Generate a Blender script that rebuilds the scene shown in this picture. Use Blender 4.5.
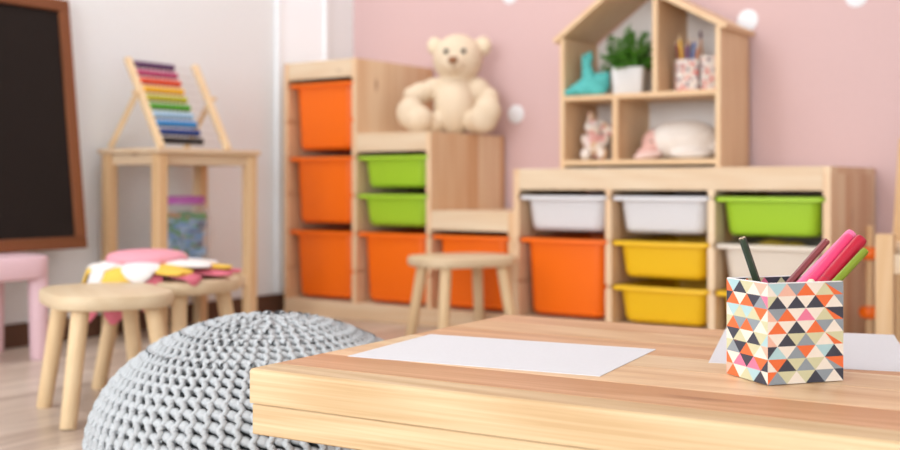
import bpy, bmesh, math, random
from mathutils import Vector, Matrix
import numpy as np
random.seed(7)
R = math.radians
for o in list(bpy.data.objects): bpy.data.objects.remove(o)
scene = bpy.context.scene
col = scene.collection
CM = 0.01
# ------------------------------------------------------------------ camera, world, lights, exposure
cd = bpy.data.cameras.new('camera'); cam = bpy.data.objects.new('camera', cd); col.objects.link(cam)
cam.location = (2.768, -3.311, 0.453); cam.rotation_euler = (R(90), 0, R(34.95))
cd.sensor_width = 36; cd.lens = 44.6; cd.shift_y = -41/900
cd.clip_start = 0.05
cd.dof.use_dof = True; cd.dof.focus_distance = 1.16; cd.dof.aperture_fstop = 4.6
scene.camera = cam
w = bpy.data.worlds.new('world'); scene.world = w; w.use_nodes = True
w.node_tree.nodes['Background'].inputs[0].default_value = (0.85, 0.92, 1, 1)
w.node_tree.nodes['Background'].inputs[1].default_value = 1.0
def area(name, loc, rot, sx, sy, power, color):
    l = bpy.data.lights.new(name, 'AREA'); l.shape = 'RECTANGLE'; l.size = sx; l.size_y = sy
    l.energy = power; l.color = color
    o = bpy.data.objects.new(name, l); col.objects.link(o); o.location = loc; o.rotation_euler = rot
    return o
# daylight entering by the window in the left wall; the unseen rear window is added fill
area('daylight_side_window', (0.03, -4.65, 1.45), (0, R(-90), 0), 1.6, 1.9, 66, (0.90, 0.965, 1.0))
area('rear_fill_light', (2.7, -7.77, 1.5), (R(90), 0, 0), 3.2, 2.0, 215, (0.90, 0.965, 1.0))
scene.view_settings.view_transform = 'Standard'; scene.view_settings.look = 'None'
scene.view_settings.gamma = 1; scene.view_settings.use_curve_mapping = False
scene.view_settings.exposure = -0.28

# ------------------------------------------------------------------ helpers
def tag(o, label=None, cat=None, group=None, kind=None):
    if label: o['label'] = label
    if cat: o['category'] = cat
    if group: o['group'] = group
    if kind: o['kind'] = kind
    return o
def thing(name, loc, label, cat, group=None, rz=0):
    o = bpy.data.objects.new(name, None); col.objects.link(o); o.empty_display_size = 0.05
    o.location = Vector(loc)*CM; o.rotation_euler = (0, 0, R(rz))
    return tag(o, label, cat, group)
def place(o, parent=None, loc=None, rz=None):
    col.objects.link(o)
    if parent: o.parent = parent
    if loc is not None: o.location = Vector(loc)*CM
    if rz is not None: o.rotation_euler = (0, 0, R(rz))
    return o
def copy_tree(o, parent=None):
    c = o.copy(); col.objects.link(c); c.parent = parent
    for ch in list(o.children): copy_tree(ch, c)
    return c
class G:
    """collects shapes (in cm) that become one mesh"""
    def __init__(s): s.bm = bmesh.new()
    def box(s, x0, x1, y0, y1, z0, z1, bev=0, seg=2, M=None):
        r = bmesh.ops.create_cube(s.bm, size=1); vs = r['verts']
        for v in vs: v.co = Vector(((x0+x1)/2+v.co.x*(x1-x0), (y0+y1)/2+v.co.y*(y1-y0), (z0+z1)/2+v.co.z*(z1-z0)))
        if M is not None:
            for v in vs: v.co = M @ v.co
        if bev:
            es = list({e for v in vs for e in v.link_edges})
            bmesh.ops.bevel(s.bm, geom=es, offset=bev, segments=seg, affect='EDGES', profile=0.5)
        return s
    def prism(s, poly, y0, y1):
        a = [s.bm.verts.new((x, y0, z)) for x, z in poly]; b = [s.bm.verts.new((x, y1, z)) for x, z in poly]
        s.bm.faces.new(a); s.bm.faces.new(b[::-1])
        n = len(a)
        for i in range(n): s.bm.faces.new((a[i], b[i], b[(i+1) % n], a[(i+1) % n]))
        return s
    def loft(s, rings, cap0=True, cap1=True, closed=True):
        L = [[s.bm.verts.new(p) for p in r] for r in rings]; n = len(L[0])
        for a, b in zip(L, L[1:]):
            for i in range(n if closed else n-1): s.bm.faces.new((a[i], a[(i+1) % n], b[(i+1) % n], b[i]))
        if cap0: s.bm.faces.new(L[0][::-1])
        if cap1: s.bm.faces.new(L[-1])
        return s
    def rev(s, prof, seg=24, c=(0, 0, 0)):
        return s.loft([[(c[0]+r*math.cos(2*math.pi*i/seg), c[1]+r*math.sin(2*math.pi*i/seg), c[2]+z) for i in range(seg)] for r, z in prof])
    def tube(s, pts, rad, seg=10, caps=True):
        pts = [Vector(p) for p in pts]
        if not hasattr(rad, '__len__'): rad = [rad]*len(pts)
        rings = []
        up = None
        for i, p in enumerate(pts):
            t = (pts[min(i+1, len(pts)-1)]-pts[max(i-1, 0)]).normalized()
            if up is None: up = Vector((0, 0, 1)) if abs(t.z) < .9 else Vector((1, 0, 0))
            a = t.cross(up).normalized(); b = a.cross(t).normalized(); up = b
            rings.append([p+(a*math.cos(2*math.pi*k/seg)+b*math.sin(2*math.pi*k/seg))*rad[i] for k in range(seg)])
        return s.loft(rings, caps, caps)
    def ell(s, c, r, rot=None, u=20, v=12):
        res = bmesh.ops.create_uvsphere(s.bm, u_segments=u, v_segments=v, radius=1)
        M = rot.to_4x4() if rot is not None else Matrix.Identity(4)
        for q in res['verts']:
            q.co = M @ Vector((q.co.x*r[0], q.co.y*r[1], q.co.z*r[2])) + Vector(c)
        return s
    def build(s, name, mat, parent=None, smooth=True, ang=0.7, loc=None, rz=None):
        me = bpy.data.meshes.new(name)
        bmesh.ops.recalc_face_normals(s.bm, faces=s.bm.faces)
        bmesh.ops.scale(s.bm, vec=(CM, CM, CM), verts=s.bm.verts)
        s.bm.to_mesh(me); s.bm.free()
        for m in (mat if isinstance(mat, (list, tuple)) else [mat]): me.materials.append(m)
        if smooth:
            for p in me.polygons: p.use_smooth = True
            me.set_sharp_from_angle(angle=ang)
        o = bpy.data.objects.new(name, me)
        return place(o, parent, loc, rz)
def rrect(w, d, r, z, n=5, cx=0, cy=0):
    """rounded rectangle ring"""
    out = []
    for k, (sx, sy) in enumerate(((1, 1), (-1, 1), (-1, -1), (1, -1))):
        for i in range(n+1):
            a = math.pi/2*(k+i/n)
            out.append((cx+sx*(w/2-r)+r*math.cos(a), cy+sy*(d/2-r)+r*math.sin(a), z))
    return out
def sell(a, b, e, z, n=48):
    """superellipse ring"""
    out = []
    for i in range(n):
        t = 2*math.pi*i/n; c, s_ = math.cos(t), math.sin(t)
        out.append((a*math.copysign(abs(c)**(2/e), c), b*math.copysign(abs(s_)**(2/e), s_), z))
    return out

# ------------------------------------------------------------------ materials
def nodemat(name):
    m = bpy.data.materials.new(name); m.use_nodes = True
    return m, m.node_tree, m.node_tree.nodes['Principled BSDF']
def plain(name, c, rough=0.5, spec=0.4, bump=0, bscale=200, **kw):
    m, nt, b = nodemat(name)
    b.inputs['Base Color'].default_value = (*c, 1); b.inputs['Roughness'].default_value = rough
    b.inputs['Specular IOR Level'].default_value = spec
    for k, v in kw.items(): b.inputs[k.replace('_', ' ')].default_value = v
    tc = nt.nodes.new('ShaderNodeTexCoord'); n = nt.nodes.new('ShaderNodeTexNoise')
    n.inputs['Scale'].default_value = bscale; n.inputs['Detail'].default_value = 3
    nt.links.new(tc.outputs['Object'], n.inputs['Vector'])
    # faint tonal variation so that no surface is perfectly even
    mx = nt.nodes.new('ShaderNodeMix'); mx.data_type = 'RGBA'
    mx.inputs[6].default_value = (*[x*.96 for x in c], 1); mx.inputs[7].default_value = (*[min(1, x*1.03) for x in c], 1)
    nt.links.new(n.outputs['Fac'], mx.inputs[0]); nt.links.new(mx.outputs[2], b.inputs['Base Color'])
    if bump:
        bp = nt.nodes.new('ShaderNodeBump'); bp.inputs['Strength'].default_value = bump; bp.inputs['Distance'].default_value = 0.003
        nt.links.new(n.outputs['Fac'], bp.inputs['Height']); nt.links.new(bp.outputs['Normal'], b.inputs['Normal'])
    return m
def wood(name, light, dark, axis, across=None, strip=0.0, rough=0.45, knots=0.0, grain=1.0, tone=0.5, rings=0.5, fine=0.5, vary=0.25):
    """pine: grain along `axis`, optional glued strips along `across` (metres)"""
    m, nt, b = nodemat(name); N, L = nt.nodes, nt.links
    b.inputs['Roughness'].default_value = rough; b.inputs['Specular IOR Level'].default_value = 0.35
    tc = N.new('ShaderNodeTexCoord'); oi = N.new('ShaderNodeObjectInfo')
    off = N.new('ShaderNodeVectorMath'); off.operation = 'SCALE'; off.inputs[0].default_value = (7.3, 4.1, 9.7)
    L.new(oi.outputs['Random'], off.inputs['Scale'])
    add = N.new('ShaderNodeVectorMath'); add.operation = 'ADD'
    L.new(tc.outputs['Object'], add.inputs[0]); L.new(off.outputs[0], add.inputs[1])
    vec = add.outputs[0]
    sv = None
    if strip:
        sep = N.new('ShaderNodeSeparateXYZ'); L.new(tc.outputs['Object'], sep.inputs[0])
        dv = N.new('ShaderNodeMath'); dv.operation = 'DIVIDE'; dv.inputs[1].default_value = strip
        L.new(sep.outputs['XYZ'.index(across.upper())], dv.inputs[0])
        fl = N.new('ShaderNodeMath'); fl.operation = 'FLOOR'; L.new(dv.outputs[0], fl.inputs[0])
        ad = N.new('ShaderNodeMath'); ad.operation = 'MULTIPLY_ADD'; ad.inputs[1].default_value = 50.0
        L.new(oi.outputs['Random'], ad.inputs[0]); L.new(fl.outputs[0], ad.inputs[2])
        wn = N.new('ShaderNodeTexWhiteNoise'); wn.noise_dimensions = '1D'; L.new(ad.outputs[0], wn.inputs['W'])
        sv = wn.outputs['Value']
        o2 = N.new('ShaderNodeVectorMath'); o2.operation = 'MULTIPLY_ADD'
        cb = N.new('ShaderNodeCombineXYZ')
        for i in range(3): L.new(sv, cb.inputs[i])
        o2.inputs[1].default_value = (3, 3, 3); L.new(cb.outputs[0], o2.inputs[0]); L.new(vec, o2.inputs[2])
        vec = o2.outputs[0]
    def stretched(k_al, k_ac):
        mp = N.new('ShaderNodeMapping'); s = [k_ac]*3; s['xyz'.index(axis)] = k_al
        mp.inputs['Scale'].default_value = s; L.new(vec, mp.inputs['Vector']); return mp.outputs[0]
    n1 = N.new('ShaderNodeTexNoise'); n1.inputs['Scale'].default_value = 1; n1.inputs['Detail'].default_value = 4
    L.new(stretched(1.6, 26), n1.inputs['Vector'])
    n2 = N.new('ShaderNodeTexNoise'); n2.inputs['Scale'].default_value = 1; n2.inputs['Detail'].default_value = 2
    L.new(stretched(5, 330), n2.inputs['Vector'])
    n3 = N.new('ShaderNodeTexNoise'); n3.inputs['Scale'].default_value = 1; n3.inputs['Detail'].default_value = 0
    L.new(stretched(1.0, 7), n3.inputs['Vector'])
    rg = N.new('ShaderNodeMath'); rg.operation = 'MULTIPLY'; rg.inputs[1].default_value = 60; L.new(n3.outputs['Fac'], rg.inputs[0])
    sn = N.new('ShaderNodeMath'); sn.operation = 'SINE'; L.new(rg.outputs[0], sn.inputs[0])
    def madd(a, k, c):
        x = N.new('ShaderNodeMath'); x.operation = 'MULTIPLY_ADD'; L.new(a, x.inputs[0]); x.inputs[1].default_value = k
        if hasattr(c, 'links'): L.new(c, x.inputs[2])
        else: x.inputs[2].default_value = c
        return x.outputs[0]
    f = madd(n1.outputs['Fac'], 1.1*grain, 0.5-0.55*grain-0.25*grain)
    f = madd(n2.outputs['Fac'], fine*grain, madd(f, 1.0, (0.25-fine/2)*grain))
    f = madd(sn.outputs[0], 0.16*rings, f)
    f = madd(oi.outputs['Random'], vary, madd(f, 1.0, -vary/2))
    if sv is not None: f = madd(sv, tone, madd(f, 1.0, -tone/2))
    rp = N.new('ShaderNodeValToRGB'); rp.color_ramp.elements[0].position = 0.0; rp.color_ramp.elements[1].position = 1.0
    rp.color_ramp.elements[0].color = (*light, 1); rp.color_ramp.elements[1].color = (*dark, 1)
    L.new(f, rp.inputs[0]); out = rp.outputs[0]
    if knots:
        vo = N.new('ShaderNodeTexVoronoi'); vo.inputs['Scale'].default_value = 1; vo.inputs['Randomness'].default_value = 1
        L.new(stretched(3.2, 8.5), vo.inputs['Vector'])
        mr = N.new('ShaderNodeMapRange'); mr.inputs[1].default_value = 0.03; mr.inputs[2].default_value = knots
        mr.inputs[3].default_value = 0.75; mr.inputs[4].default_value = 0; L.new(vo.outputs['Distance'], mr.inputs[0])
        mx = N.new('ShaderNodeMix'); mx.data_type = 'RGBA'; L.new(mr.outputs[0], mx.inputs[0]); L.new(out, mx.inputs[6])
        mx.inputs[7].default_value = (dark[0]*.5, dark[1]*.33, dark[2]*.25, 1); out = mx.outputs[2]
    L.new(out, b.inputs['Base Color'])
    bp = N.new('ShaderNodeBump'); bp.inputs['Strength'].default_value = 0.12; bp.inputs['Distance'].default_value = 0.002
    L.new(n2.outputs['Fac'], bp.inputs['Height']); L.new(bp.outputs['Normal'], b.inputs['Normal'])
    return m
PL, PD = (0.83, 0.68, 0.50), (0.69, 0.45, 0.26)
M = {}
M['pine_x'] = wood('pine_grain_x', PL, PD, 'x', knots=0.075)
M['pine_y'] = wood('pine_grain_y', PL, PD, 'y')
M['pine_z'] = wood('pine_grain_z', PL, PD, 'z')
M['pine_panel'] = wood('pine_glued_panel', (0.90, 0.69, 0.47), (0.73, 0.43, 0.23), 'z', 'y', 0.068, knots=0.10, tone=1.0)
M['pine_leg'] = wood('pine_leg', (0.82, 0.59, 0.36), (0.67, 0.39, 0.18), 'z', knots=0.05)
M['birch_seat'] = wood('birch_seat', (0.76, 0.61, 0.42), (0.65, 0.47, 0.29), 'x', grain=0.7)
M['birch_leg'] = wood('birch_leg', (0.86, 0.66, 0.42), (0.74, 0.50, 0.27), 'z', grain=0.7)
M['house'] = wood('pale_plywood', (0.86, 0.64, 0.41), (0.74, 0.47, 0.26), 'x', grain=0.6)
M['house_z'] = wood('pale_plywood_upright', (0.85, 0.62, 0.39), (0.70, 0.42, 0.22), 'z', 'y', 0.05, grain=0.7)
M['walnut'] = wood('stained_frame', (0.25, 0.085, 0.032), (0.16, 0.05, 0.018), 'z', rough=0.4)
M['walnut_y'] = wood('stained_frame_rail', (0.25, 0.085, 0.032), (0.16, 0.05, 0.018), 'y', rough=0.4)
M['base'] = wood('dark_baseboard', (0.13, 0.060, 0.035), (0.085, 0.036, 0.02), 'y', rough=0.5)
M['floor'] = wood('laminate_plank', (0.72, 0.59, 0.49), (0.42, 0.31, 0.24), 'y', rough=0.3, grain=1.7, rings=0.7, vary=0.6)
TT = [((0.82, 0.63, 0.42), (0.68, 0.44, 0.25)), ((0.74, 0.44, 0.25), (0.54, 0.26, 0.12)), ((0.79, 0.54, 0.33), (0.60, 0.33, 0.16))]
for i, (a, b_) in enumerate(TT): M['top%d' % i] = wood('tabletop_pine_%s' % 'abc'[i], a, b_, 'x', 'y', 0.031, knots=0.15 if i == 1 else 0.0, tone=0.7, rough=0.36, rings=1.4, fine=0.9, grain=1.2)
M['table_edge'] = wood('table_edge_pine', (0.72, 0.53, 0.32), (0.56, 0.36, 0.185), 'x', grain=0.8, rough=0.5, rings=1.6, fine=2.0)
M['white_wall'] = plain('white_wall_paint', (0.85, 0.86, 0.87), 0.8, 0.2, 0.05, 90)
M['white_trim'] = plain('white_gloss_paint', (0.93, 0.95, 0.97), 0.5, 0.3)
M['pink_wall'] = plain('pink_wall_paint', (0.69, 0.478, 0.468), 0.8, 0.2, 0.05, 90)
M['ceiling'] = plain('ceiling_paint', (0.86, 0.85, 0.83), 0.9, 0.1)
M['orange'] = plain('orange_plastic', (0.97, 0.165, 0.003), 0.42)
M['green'] = plain('lime_plastic', (0.38, 0.62, 0.03), 0.42)
M['yellow'] = plain('yellow_plastic', (0.90, 0.53, 0.01), 0.42)
M['whitep'] = plain('white_plastic', (0.78, 0.76, 0.78), 0.42)
M['creamp'] = plain('cream_plastic', (0.80, 0.70, 0.60), 0.42)
M['pinkp'] = plain('pale_pink_plastic', (0.86, 0.60, 0.66), 0.45)
M['slate'] = plain('blackboard_surface', (0.020, 0.014, 0.012), 0.75, 0.12)
M['paper'] = plain('white_paper', (0.74, 0.73, 0.76), 0.7, 0.2)
M['teddy'] = plain('cream_plush', (0.80, 0.65, 0.48), 0.95, 0.1, 0.6, 160)
M['teddy_pad'] = plain('pale_plush', (0.87, 0.74, 0.55), 0.95, 0.1, 0.6, 160)
M['nose'] = plain('brown_nose_thread', (0.30, 0.13, 0.06), 0.6)
M['eye'] = plain('dark_bead', (0.04, 0.035, 0.035), 0.15, 0.6)
M['teal'] = plain('turquoise_knit', (0.12, 0.50, 0.47), 0.9, 0.1, 0.7, 220)
M['wplush'] = plain('white_plush', (0.88, 0.80, 0.74), 0.95, 0.1, 0.6, 160)
M['pplush'] = plain('rose_plush', (0.78, 0.46, 0.40), 0.95, 0.1, 0.6, 160)
M['ceramic'] = plain('white_glazed_pot', (0.86, 0.85, 0.86), 0.3)
M['soil'] = plain('potting_soil', (0.06, 0.04, 0.025), 0.95)
M['leaf'] = plain('green_leaf', (0.075, 0.23, 0.018), 0.5, 0.3, 0, 40)
M['yarn'] = plain('grey_cotton_yarn', (0.53, 0.54, 0.555), 0.85, 0.15, 0.5, 420)
M['yarn_core'] = plain('dark_grey_lining', (0.11, 0.115, 0.12), 0.95, 0.1)
M['c_pink'] = plain('pink_cotton', (0.84, 0.36, 0.43), 0.9, 0.1, 0.3, 120)
M['c_white'] = plain('white_cotton', (0.88, 0.83, 0.82), 0.9, 0.1, 0.3, 120)
M['c_yellow'] = plain('yellow_cotton', (0.87, 0.56, 0.10), 0.9, 0.1, 0.3, 120)
M['c_rose'] = plain('rose_cotton', (0.74, 0.19, 0.25), 0.9, 0.1, 0.3, 120)
M['lid'] = plain('purple_plastic', (0.46, 0.11, 0.40), 0.4)
M['wire'] = plain('steel_wire', (0.7, 0.7, 0.72), 0.3, 0.5, Metallic=0.9)
M['jar'] = plain('clear_plastic', (0.95, 0.96, 0.97), 0.08, 0.5, Transmission_Weight=0.92, IOR=1.15)
M['dot'] = plain('white_dot_sticker', (0.90, 0.90, 0.93), 0.6)
M['lead'] = plain('pencil_end_wood', (0.75, 0.55, 0.38), 0.7)
M['graphite'] = plain('pencil_core', (0.05, 0.05, 0.05), 0.5)
M['card'] = plain('cardboard_inside', (0.60, 0.52, 0.47), 0.8)
def blotch(name, cols, scale):
    m, nt, b = nodemat(name); N, L = nt.nodes, nt.links
    b.inputs['Roughness'].default_value = 0.85
    tc = N.new('ShaderNodeTexCoord'); vo = N.new('ShaderNodeTexVoronoi'); vo.inputs['Scale'].default_value = scale
    L.new(tc.outputs['Object'], vo.inputs['Vector'])
    sp = N.new('ShaderNodeSeparateColor'); L.new(vo.outputs['Color'], sp.inputs[0])
    rp = N.new('ShaderNodeValToRGB'); rp.color_ramp.interpolation = 'CONSTANT'; e = rp.color_ramp.elements
    while len(e) < len(cols): e.new(0.5)
    for i, c in enumerate(cols): e[i].position = i/len(cols); e[i].color = (*c, 1)
    L.new(sp.outputs[0], rp.inputs[0]); L.new(rp.outputs[0], b.inputs['Base Color'])
    return m
M['floral'] = blotch('floral_print_cloth', [(0.85, 0.72, 0.62), (0.74, 0.36, 0.32), (0.86, 0.70, 0.66), (0.72, 0.48, 0.30), (0.88, 0.80, 0.74)], 55)
M['print'] = blotch('confetti_print_card', [(0.85, 0.78, 0.72), (0.70, 0.16, 0.14), (0.82, 0.55, 0.48), (0.84, 0.76, 0.68), (0.30, 0.20, 0.24), (0.86, 0.80, 0.76)], 110)

# ------------------------------------------------------------------ the room
XR, YN, H = 470, -780, 255
def struct(o, label=None): return tag(o, label, kind='structure')
fl = struct(G().box(0, XR, YN, 0, -12, -1.2).build('floor', M['floor'], smooth=False), 'brown wood-look laminate floor')
pw, pl, gap = 16.0, 126.0, 0.12
cache = {}; nrow = int(XR/pw)+1
for i in range(nrow):
    x0 = i*pw; wd = min(pw, XR-x0)
    if wd < 1: continue
    y = YN - random.uniform(0, pl*.9)
    while y < 0:
        a, b_ = max(y, YN), min(y+pl, 0)
        if b_-a > 4:
            key = (round(wd), round(b_-a) if b_-a < pl-.5 else pl)
            ln = min(key[1], b_-a)
            if key not in cache:
                o = G().box(0, wd-gap, 0, ln-gap, -1.2, 0, 0.1, 1).build('plank', M['floor'], fl, smooth=False, loc=(x0, a, 0)); cache[key] = o.data
            else: place(bpy.data.objects.new('plank', cache[key]), fl, (x0, a, 0))
        y += pl
struct(G().box(-12, XR+12, 0, 12, -12, H).build('wall_back', M['pink_wall'], smooth=False), 'pink painted wall behind the storage units')
g = G(); WY0, WY1, WZ0, WZ1 = -560, -370, 65, 225
g.box(-12, 0, WY1, 12, -12, H); g.box(-12, 0, YN, WY0, -12, H); g.box(-12, 0, WY0, WY1, -12, WZ0); g.box(-12, 0, WY0, WY1, WZ1, H)
struct(g.build('wall_left', M['white_wall'], smooth=False), 'white painted wall on the left')
struct(G().box(XR, XR+12, YN, 0, -12, H).build('wall_right', M['white_wall'], smooth=False))
g = G(); g.box(-12, 100, YN-12, YN, -12, H); g.box(440, XR+12, YN-12, YN, -12, H); g.box(100, 440, YN-12, YN, -12, 40); g.box(100, 440, YN-12, YN, 250, H)
struct(g.build('wall_front', M['white_wall'], smooth=False))
struct(G().box(-12, XR+12, YN-12, 12, H, H+10).build('ceiling', M['ceiling'], smooth=False))
def window(name, horiz, a0, a1, z0, z1, at, n):
    root = struct(bpy.data.objects.new(name, None)); col.objects.link(root)
    def bar(u0, u1, w0, w1):
        q = G()
        if horiz: q.box(u0, u1, at-3, at+3, w0, w1)
        else: q.box(at-3, at+3, u0, u1, w0, w1)
        q.build('window_frame', M['white_trim'], root, smooth=False)
    bar(a0, a1, z0, z0+5); bar(a0, a1, z1-5, z1); bar(a0, a0+5, z0, z1); bar(a1-5, a1, z0, z1)
    for k in range(1, n):
        c = a0+(a1-a0)*k/n; bar(c-2.5, c+2.5, z0, z1)
window('window_1', False, WY0, WY1, WZ0, WZ1, -8, 2)
window('rear_fill_window', True, 100, 440, 40, 250, YN-8, 3)  # unseen rear window, placed and sized around the added fill light
struct(G().box(0, 1.4, YN, -1.4, 0, 6.5, 0.3).build('baseboard_left', M['base'], smooth=False), 'dark brown baseboard along the white wall')
struct(G().box(1.4, XR, -1.4, 0, 0, 6.5, 0.3).build('baseboard_back', wood('dark_baseboard_x', (0.13, 0.060, 0.035), (0.085, 0.036, 0.02), 'x'), smooth=False))
# guessed window over the solid wall: white casing, pane given an added glow
w3 = struct(bpy.data.objects.new('glow_window', None), 'bright white strip beside the room corner, built as a guessed window with added glow'); col.objects.link(w3)
pane_m, nt, bs = nodemat('glowing_white_pane'); bs.inputs['Base Color'].default_value = (.9, .92, .95, 1); bs.inputs['Emission Color'].default_value = (.93, .97, 1.0, 1); bs.inputs['Emission Strength'].default_value = 0.15
G().box(0.2, .8, -41.2, -18.0, 8.5, H-6).build('pane', pane_m, w3, smooth=False)
for q in ((-43.2, -41.0, 6.5, H), (-18.2, -16.2, 6.5, H), (-41.0, -18.2, 6.5, 8.7), (-41.0, -18.2, H-8, H)): G().box(0, 1.6, *q, .2, 1).build('window_frame', M['white_trim'], w3, smooth=False)
# unseen light panel under the ceiling, added to brighten the corner
lp = thing('fill_panel', (92, -115, H-6), 'added flat white fill-light panel above the play area, out of view', 'lamp')
G().box(-62, 62, -62, 62, 2, 6, .5).build('housing', M['white_trim'], lp, smooth=False)
la = area('fill_panel_light', (0.92, -1.15, (H-4.5)*CM), (0, 0, 0), 1.2, 1.2, 25, (0.96, 0.98, 1.0))
for k, (x, z, lab) in enumerate([(73.4, 69.6, "white round dot sticker on the pink wall just right of the teddy bear"), (156.3, 95.3, "white round dot sticker half behind the right eave of the dollhouse shelf"),
                    (188.6, 99.6, "white round dot sticker cut by the top edge, above the low storage unit's right end"), (71, 111.4, "white round dot sticker cut by the top edge, above the teddy bear")]):
    q = [[(r*math.cos(a*math.pi/16), y, r*math.sin(a*math.pi/16)) for a in range(32)] for r, y in ((3.25, 0), (3.25, -0.18), (3.0, -0.28))]
    tag(G().loft(q).build('dot_sticker', M['dot'], loc=(x, 0, z)), lab, 'wall sticker', 'white dot stickers on the pink wall')

# ------------------------------------------------------------------ pine storage units with plastic bins
UW, UD, PT = 94.0, 43.5, 1.9
SLOT = [16.5+12.65*k for k in range(6)]
IW = (UW-4*PT)/3
def panel_poly(t, h, slots_l, slots_r):
    nd, nh = 0.6, 1.1
    pts = [(0, 0), (t, 0)]
    for z in sorted(slots_r): pts += [(t, z-nh), (t-nd, z-nh), (t-nd, z+.35), (t, z+.35)]
    pts += [(t, h), (0, h)]
    for z in sorted(slots_l, reverse=True): pts += [(0, z+.35), (nd, z+.35), (nd, z-nh), (0, z-nh)]
    return pts
def unit(name, label, x0, yf, hs):
    root = thing(name, (x0, yf, 0), label, 'storage unit')
    cx = [PT+k*(IW+PT) for k in range(3)]
    for k in range(4):
        lh = hs[k-1] if k > 0 else 0; rh = hs[k] if k < 3 else 0
        h = max(lh, rh)
        sl = [z for z in SLOT if z < lh-6] if k > 0 else []
        sr = [z for z in SLOT if z < rh-6] if k < 3 else []
        # notches face the column they carry
        G().prism([(px+k*(IW+PT), pz) for px, pz in panel_poly(PT, h, sl, sr)], 0, UD).build('side_panel', M['pine_panel'], root, smooth=False)
    runs = []
    for k in range(3):
        if runs and runs[-1][2] == hs[k]: runs[-1][1] = k
        else: runs.append([k, k, hs[k]])
    for a, b_, h in runs:
        xa, xb = cx[a], cx[b_]+IW
        if len(runs) == 1: xa, xb = cx[0], cx[2]+IW
        if a == b_ or len(runs) > 1:
            G().box(xa, xb, 1.6, UD, h-1.8, h, 0.1, 1).build('top_board', M['pine_x'], root, smooth=False)
            G().box(xa, xb, 0, 1.6, h-6.0, h, 0.15, 1).build('front_rail', M['pine_x'], root, smooth=False)
        else:
            # low unit: one board runs across, over the inner dividers
            G().box(xa, xb, 1.6, UD, h, h+1.8, 0.1, 1).build('top_board', M['pine_x'], root, smooth=False)
            G().box(xa, xb, -0.02, 1.6, h-4.4, h+1.8, 0.15, 1).build('front_rail', M['pine_x'], root, smooth=False)
    for k in range(3):
        G().box(cx[k], cx[k]+IW, 1.2, UD, 4.0, 5.6).build('bottom_board', M['pine_x'], root, smooth=False)
    G().box(0, UW, -0.05, 1.2, 0, 5.6, 0.15, 1).build('plinth', M['pine_x'], root, smooth=False)
    G().box(PT, UW-PT, UD-1.6, UD-0.2, 6, 11).build('back_rail', M['pine_x'], root, smooth=False)
    return root, [c+IW/2 for c in cx]
YF = -45.0
SX, LX = 6.2, 100.2
su, sc = unit('stepped_storage_unit', 'tall stepped pine storage unit in the corner with the teddy bear on it', SX, YF, [87.3, 62.0, 36.8])
LH = 48.0   # dividers; the continuous top adds 1.8
lu, lc = unit('low_storage_unit', 'low three-column pine storage unit carrying the dollhouse shelf', LX, YF, [LH, LH, LH])
# outer side panels of the low unit reach up to the top board
for k in (0, 3):
    x = k*(IW+PT); G().box(x, x+PT, 0, UD, LH, LH+1.8).build('side_cap', M['pine_panel'], lu, smooth=False)
BINS = {}
def bin_(colname, size, x, ztop, label):
    h = 22.6 if size == 'tall' else 10.2
    root = thing('storage_bin', (x, YF+21.6, ztop-h), label, 'storage bin', 'plastic bins in the pine storage units')
    if (size) not in BINS:
        W0, W1, D0, D1 = 24.3, 25.8, 38.2, 39.8
        g = G().loft([rrect(W0-2, D0-2, 2.6, 0), rrect(W0-.6, D0-.6, 3, .5), rrect(W0, D0, 3, 1.6), rrect(W1, D1, 3, h-1.0), rrect(W1-.5, D1-.5, 2.8, h-1.0), rrect(W0-.5, D0-.5, 2.8, 1.9)], True, True)
        body = g.build('body', M['orange'])
        g = G().loft([rrect(W1-.1, D1-.1, 3, h-1.15), rrect(28.9, 42.2, 1.6, h-1.2), rrect(29.3, 42.6, 1.6, h-1.0), rrect(29.3, 42.6, 1.6, h-.2), rrect(29.0, 42.3, 1.6, h), rrect(W1+.4, D1+.4, 3, h), rrect(W1-.5, D1-.5, 2.8, h-.5), rrect(W1-.5, D1-.5, 2.8, h-1.1)], False, False)
        rim = g.build('rim', M['orange'])
        BINS[size] = (body.data, rim.data); bpy.data.objects.remove(body); bpy.data.objects.remove(rim)
    for nm, me in zip(('body', 'rim'), BINS[size]):
        key = (size, nm, colname)
        if key not in BINS:
            c = me.copy(); c.materials.clear(); c.materials.append(M[colname]); BINS[key] = c
        place(bpy.data.objects.new(nm, BINS[key]), root)
    return root
S_ = SLOT
bx = [SX+c for c in sc]; lx = [LX+c for c in lc]
bin_('orange', 'tall', bx[0], S_[5], 'tall orange bin, topmost in the tallest column by the white wall')
bin_('orange', 'tall', bx[0], S_[3], 'tall orange bin, middle one of three in the tallest column')
bin_('orange', 'tall', bx[0], S_[1], 'tall orange bin, lowest one of three in the tallest column')
bin_('green', 'low', bx[1], S_[3], 'shallow lime green bin right under the teddy bear, upper of two')
bin_('green', 'low', bx[1], S_[2], 'shallow lime green bin under another green bin, below the teddy bear')
bin_('orange', 'tall', bx[1], S_[1], 'tall orange bin directly below the two lime green bins')
bin_('orange', 'tall', bx[2], S_[1], 'tall orange bin in the lowest step, behind the small wooden stool')
bin_('whitep', 'low', lx[0], S_[2], 'shallow white bin above the tall orange bin in the low unit')
bin_('orange', 'tall', lx[0], S_[1], 'tall orange bin under a white bin in the low unit')
bin_('whitep', 'low', lx[1], S_[2], 'shallow white bin above the two yellow bins')
bin_('yellow', 'low', lx[1], S_[1], 'shallow yellow bin right under a white bin, upper of two yellow')
bin_('yellow', 'low', lx[1], S_[0], 'shallow yellow bin, lower of two in the middle column of the low unit')
bin_('green', 'low', lx[2], S_[2], 'shallow lime green bin at the top right of the low unit')
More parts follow.
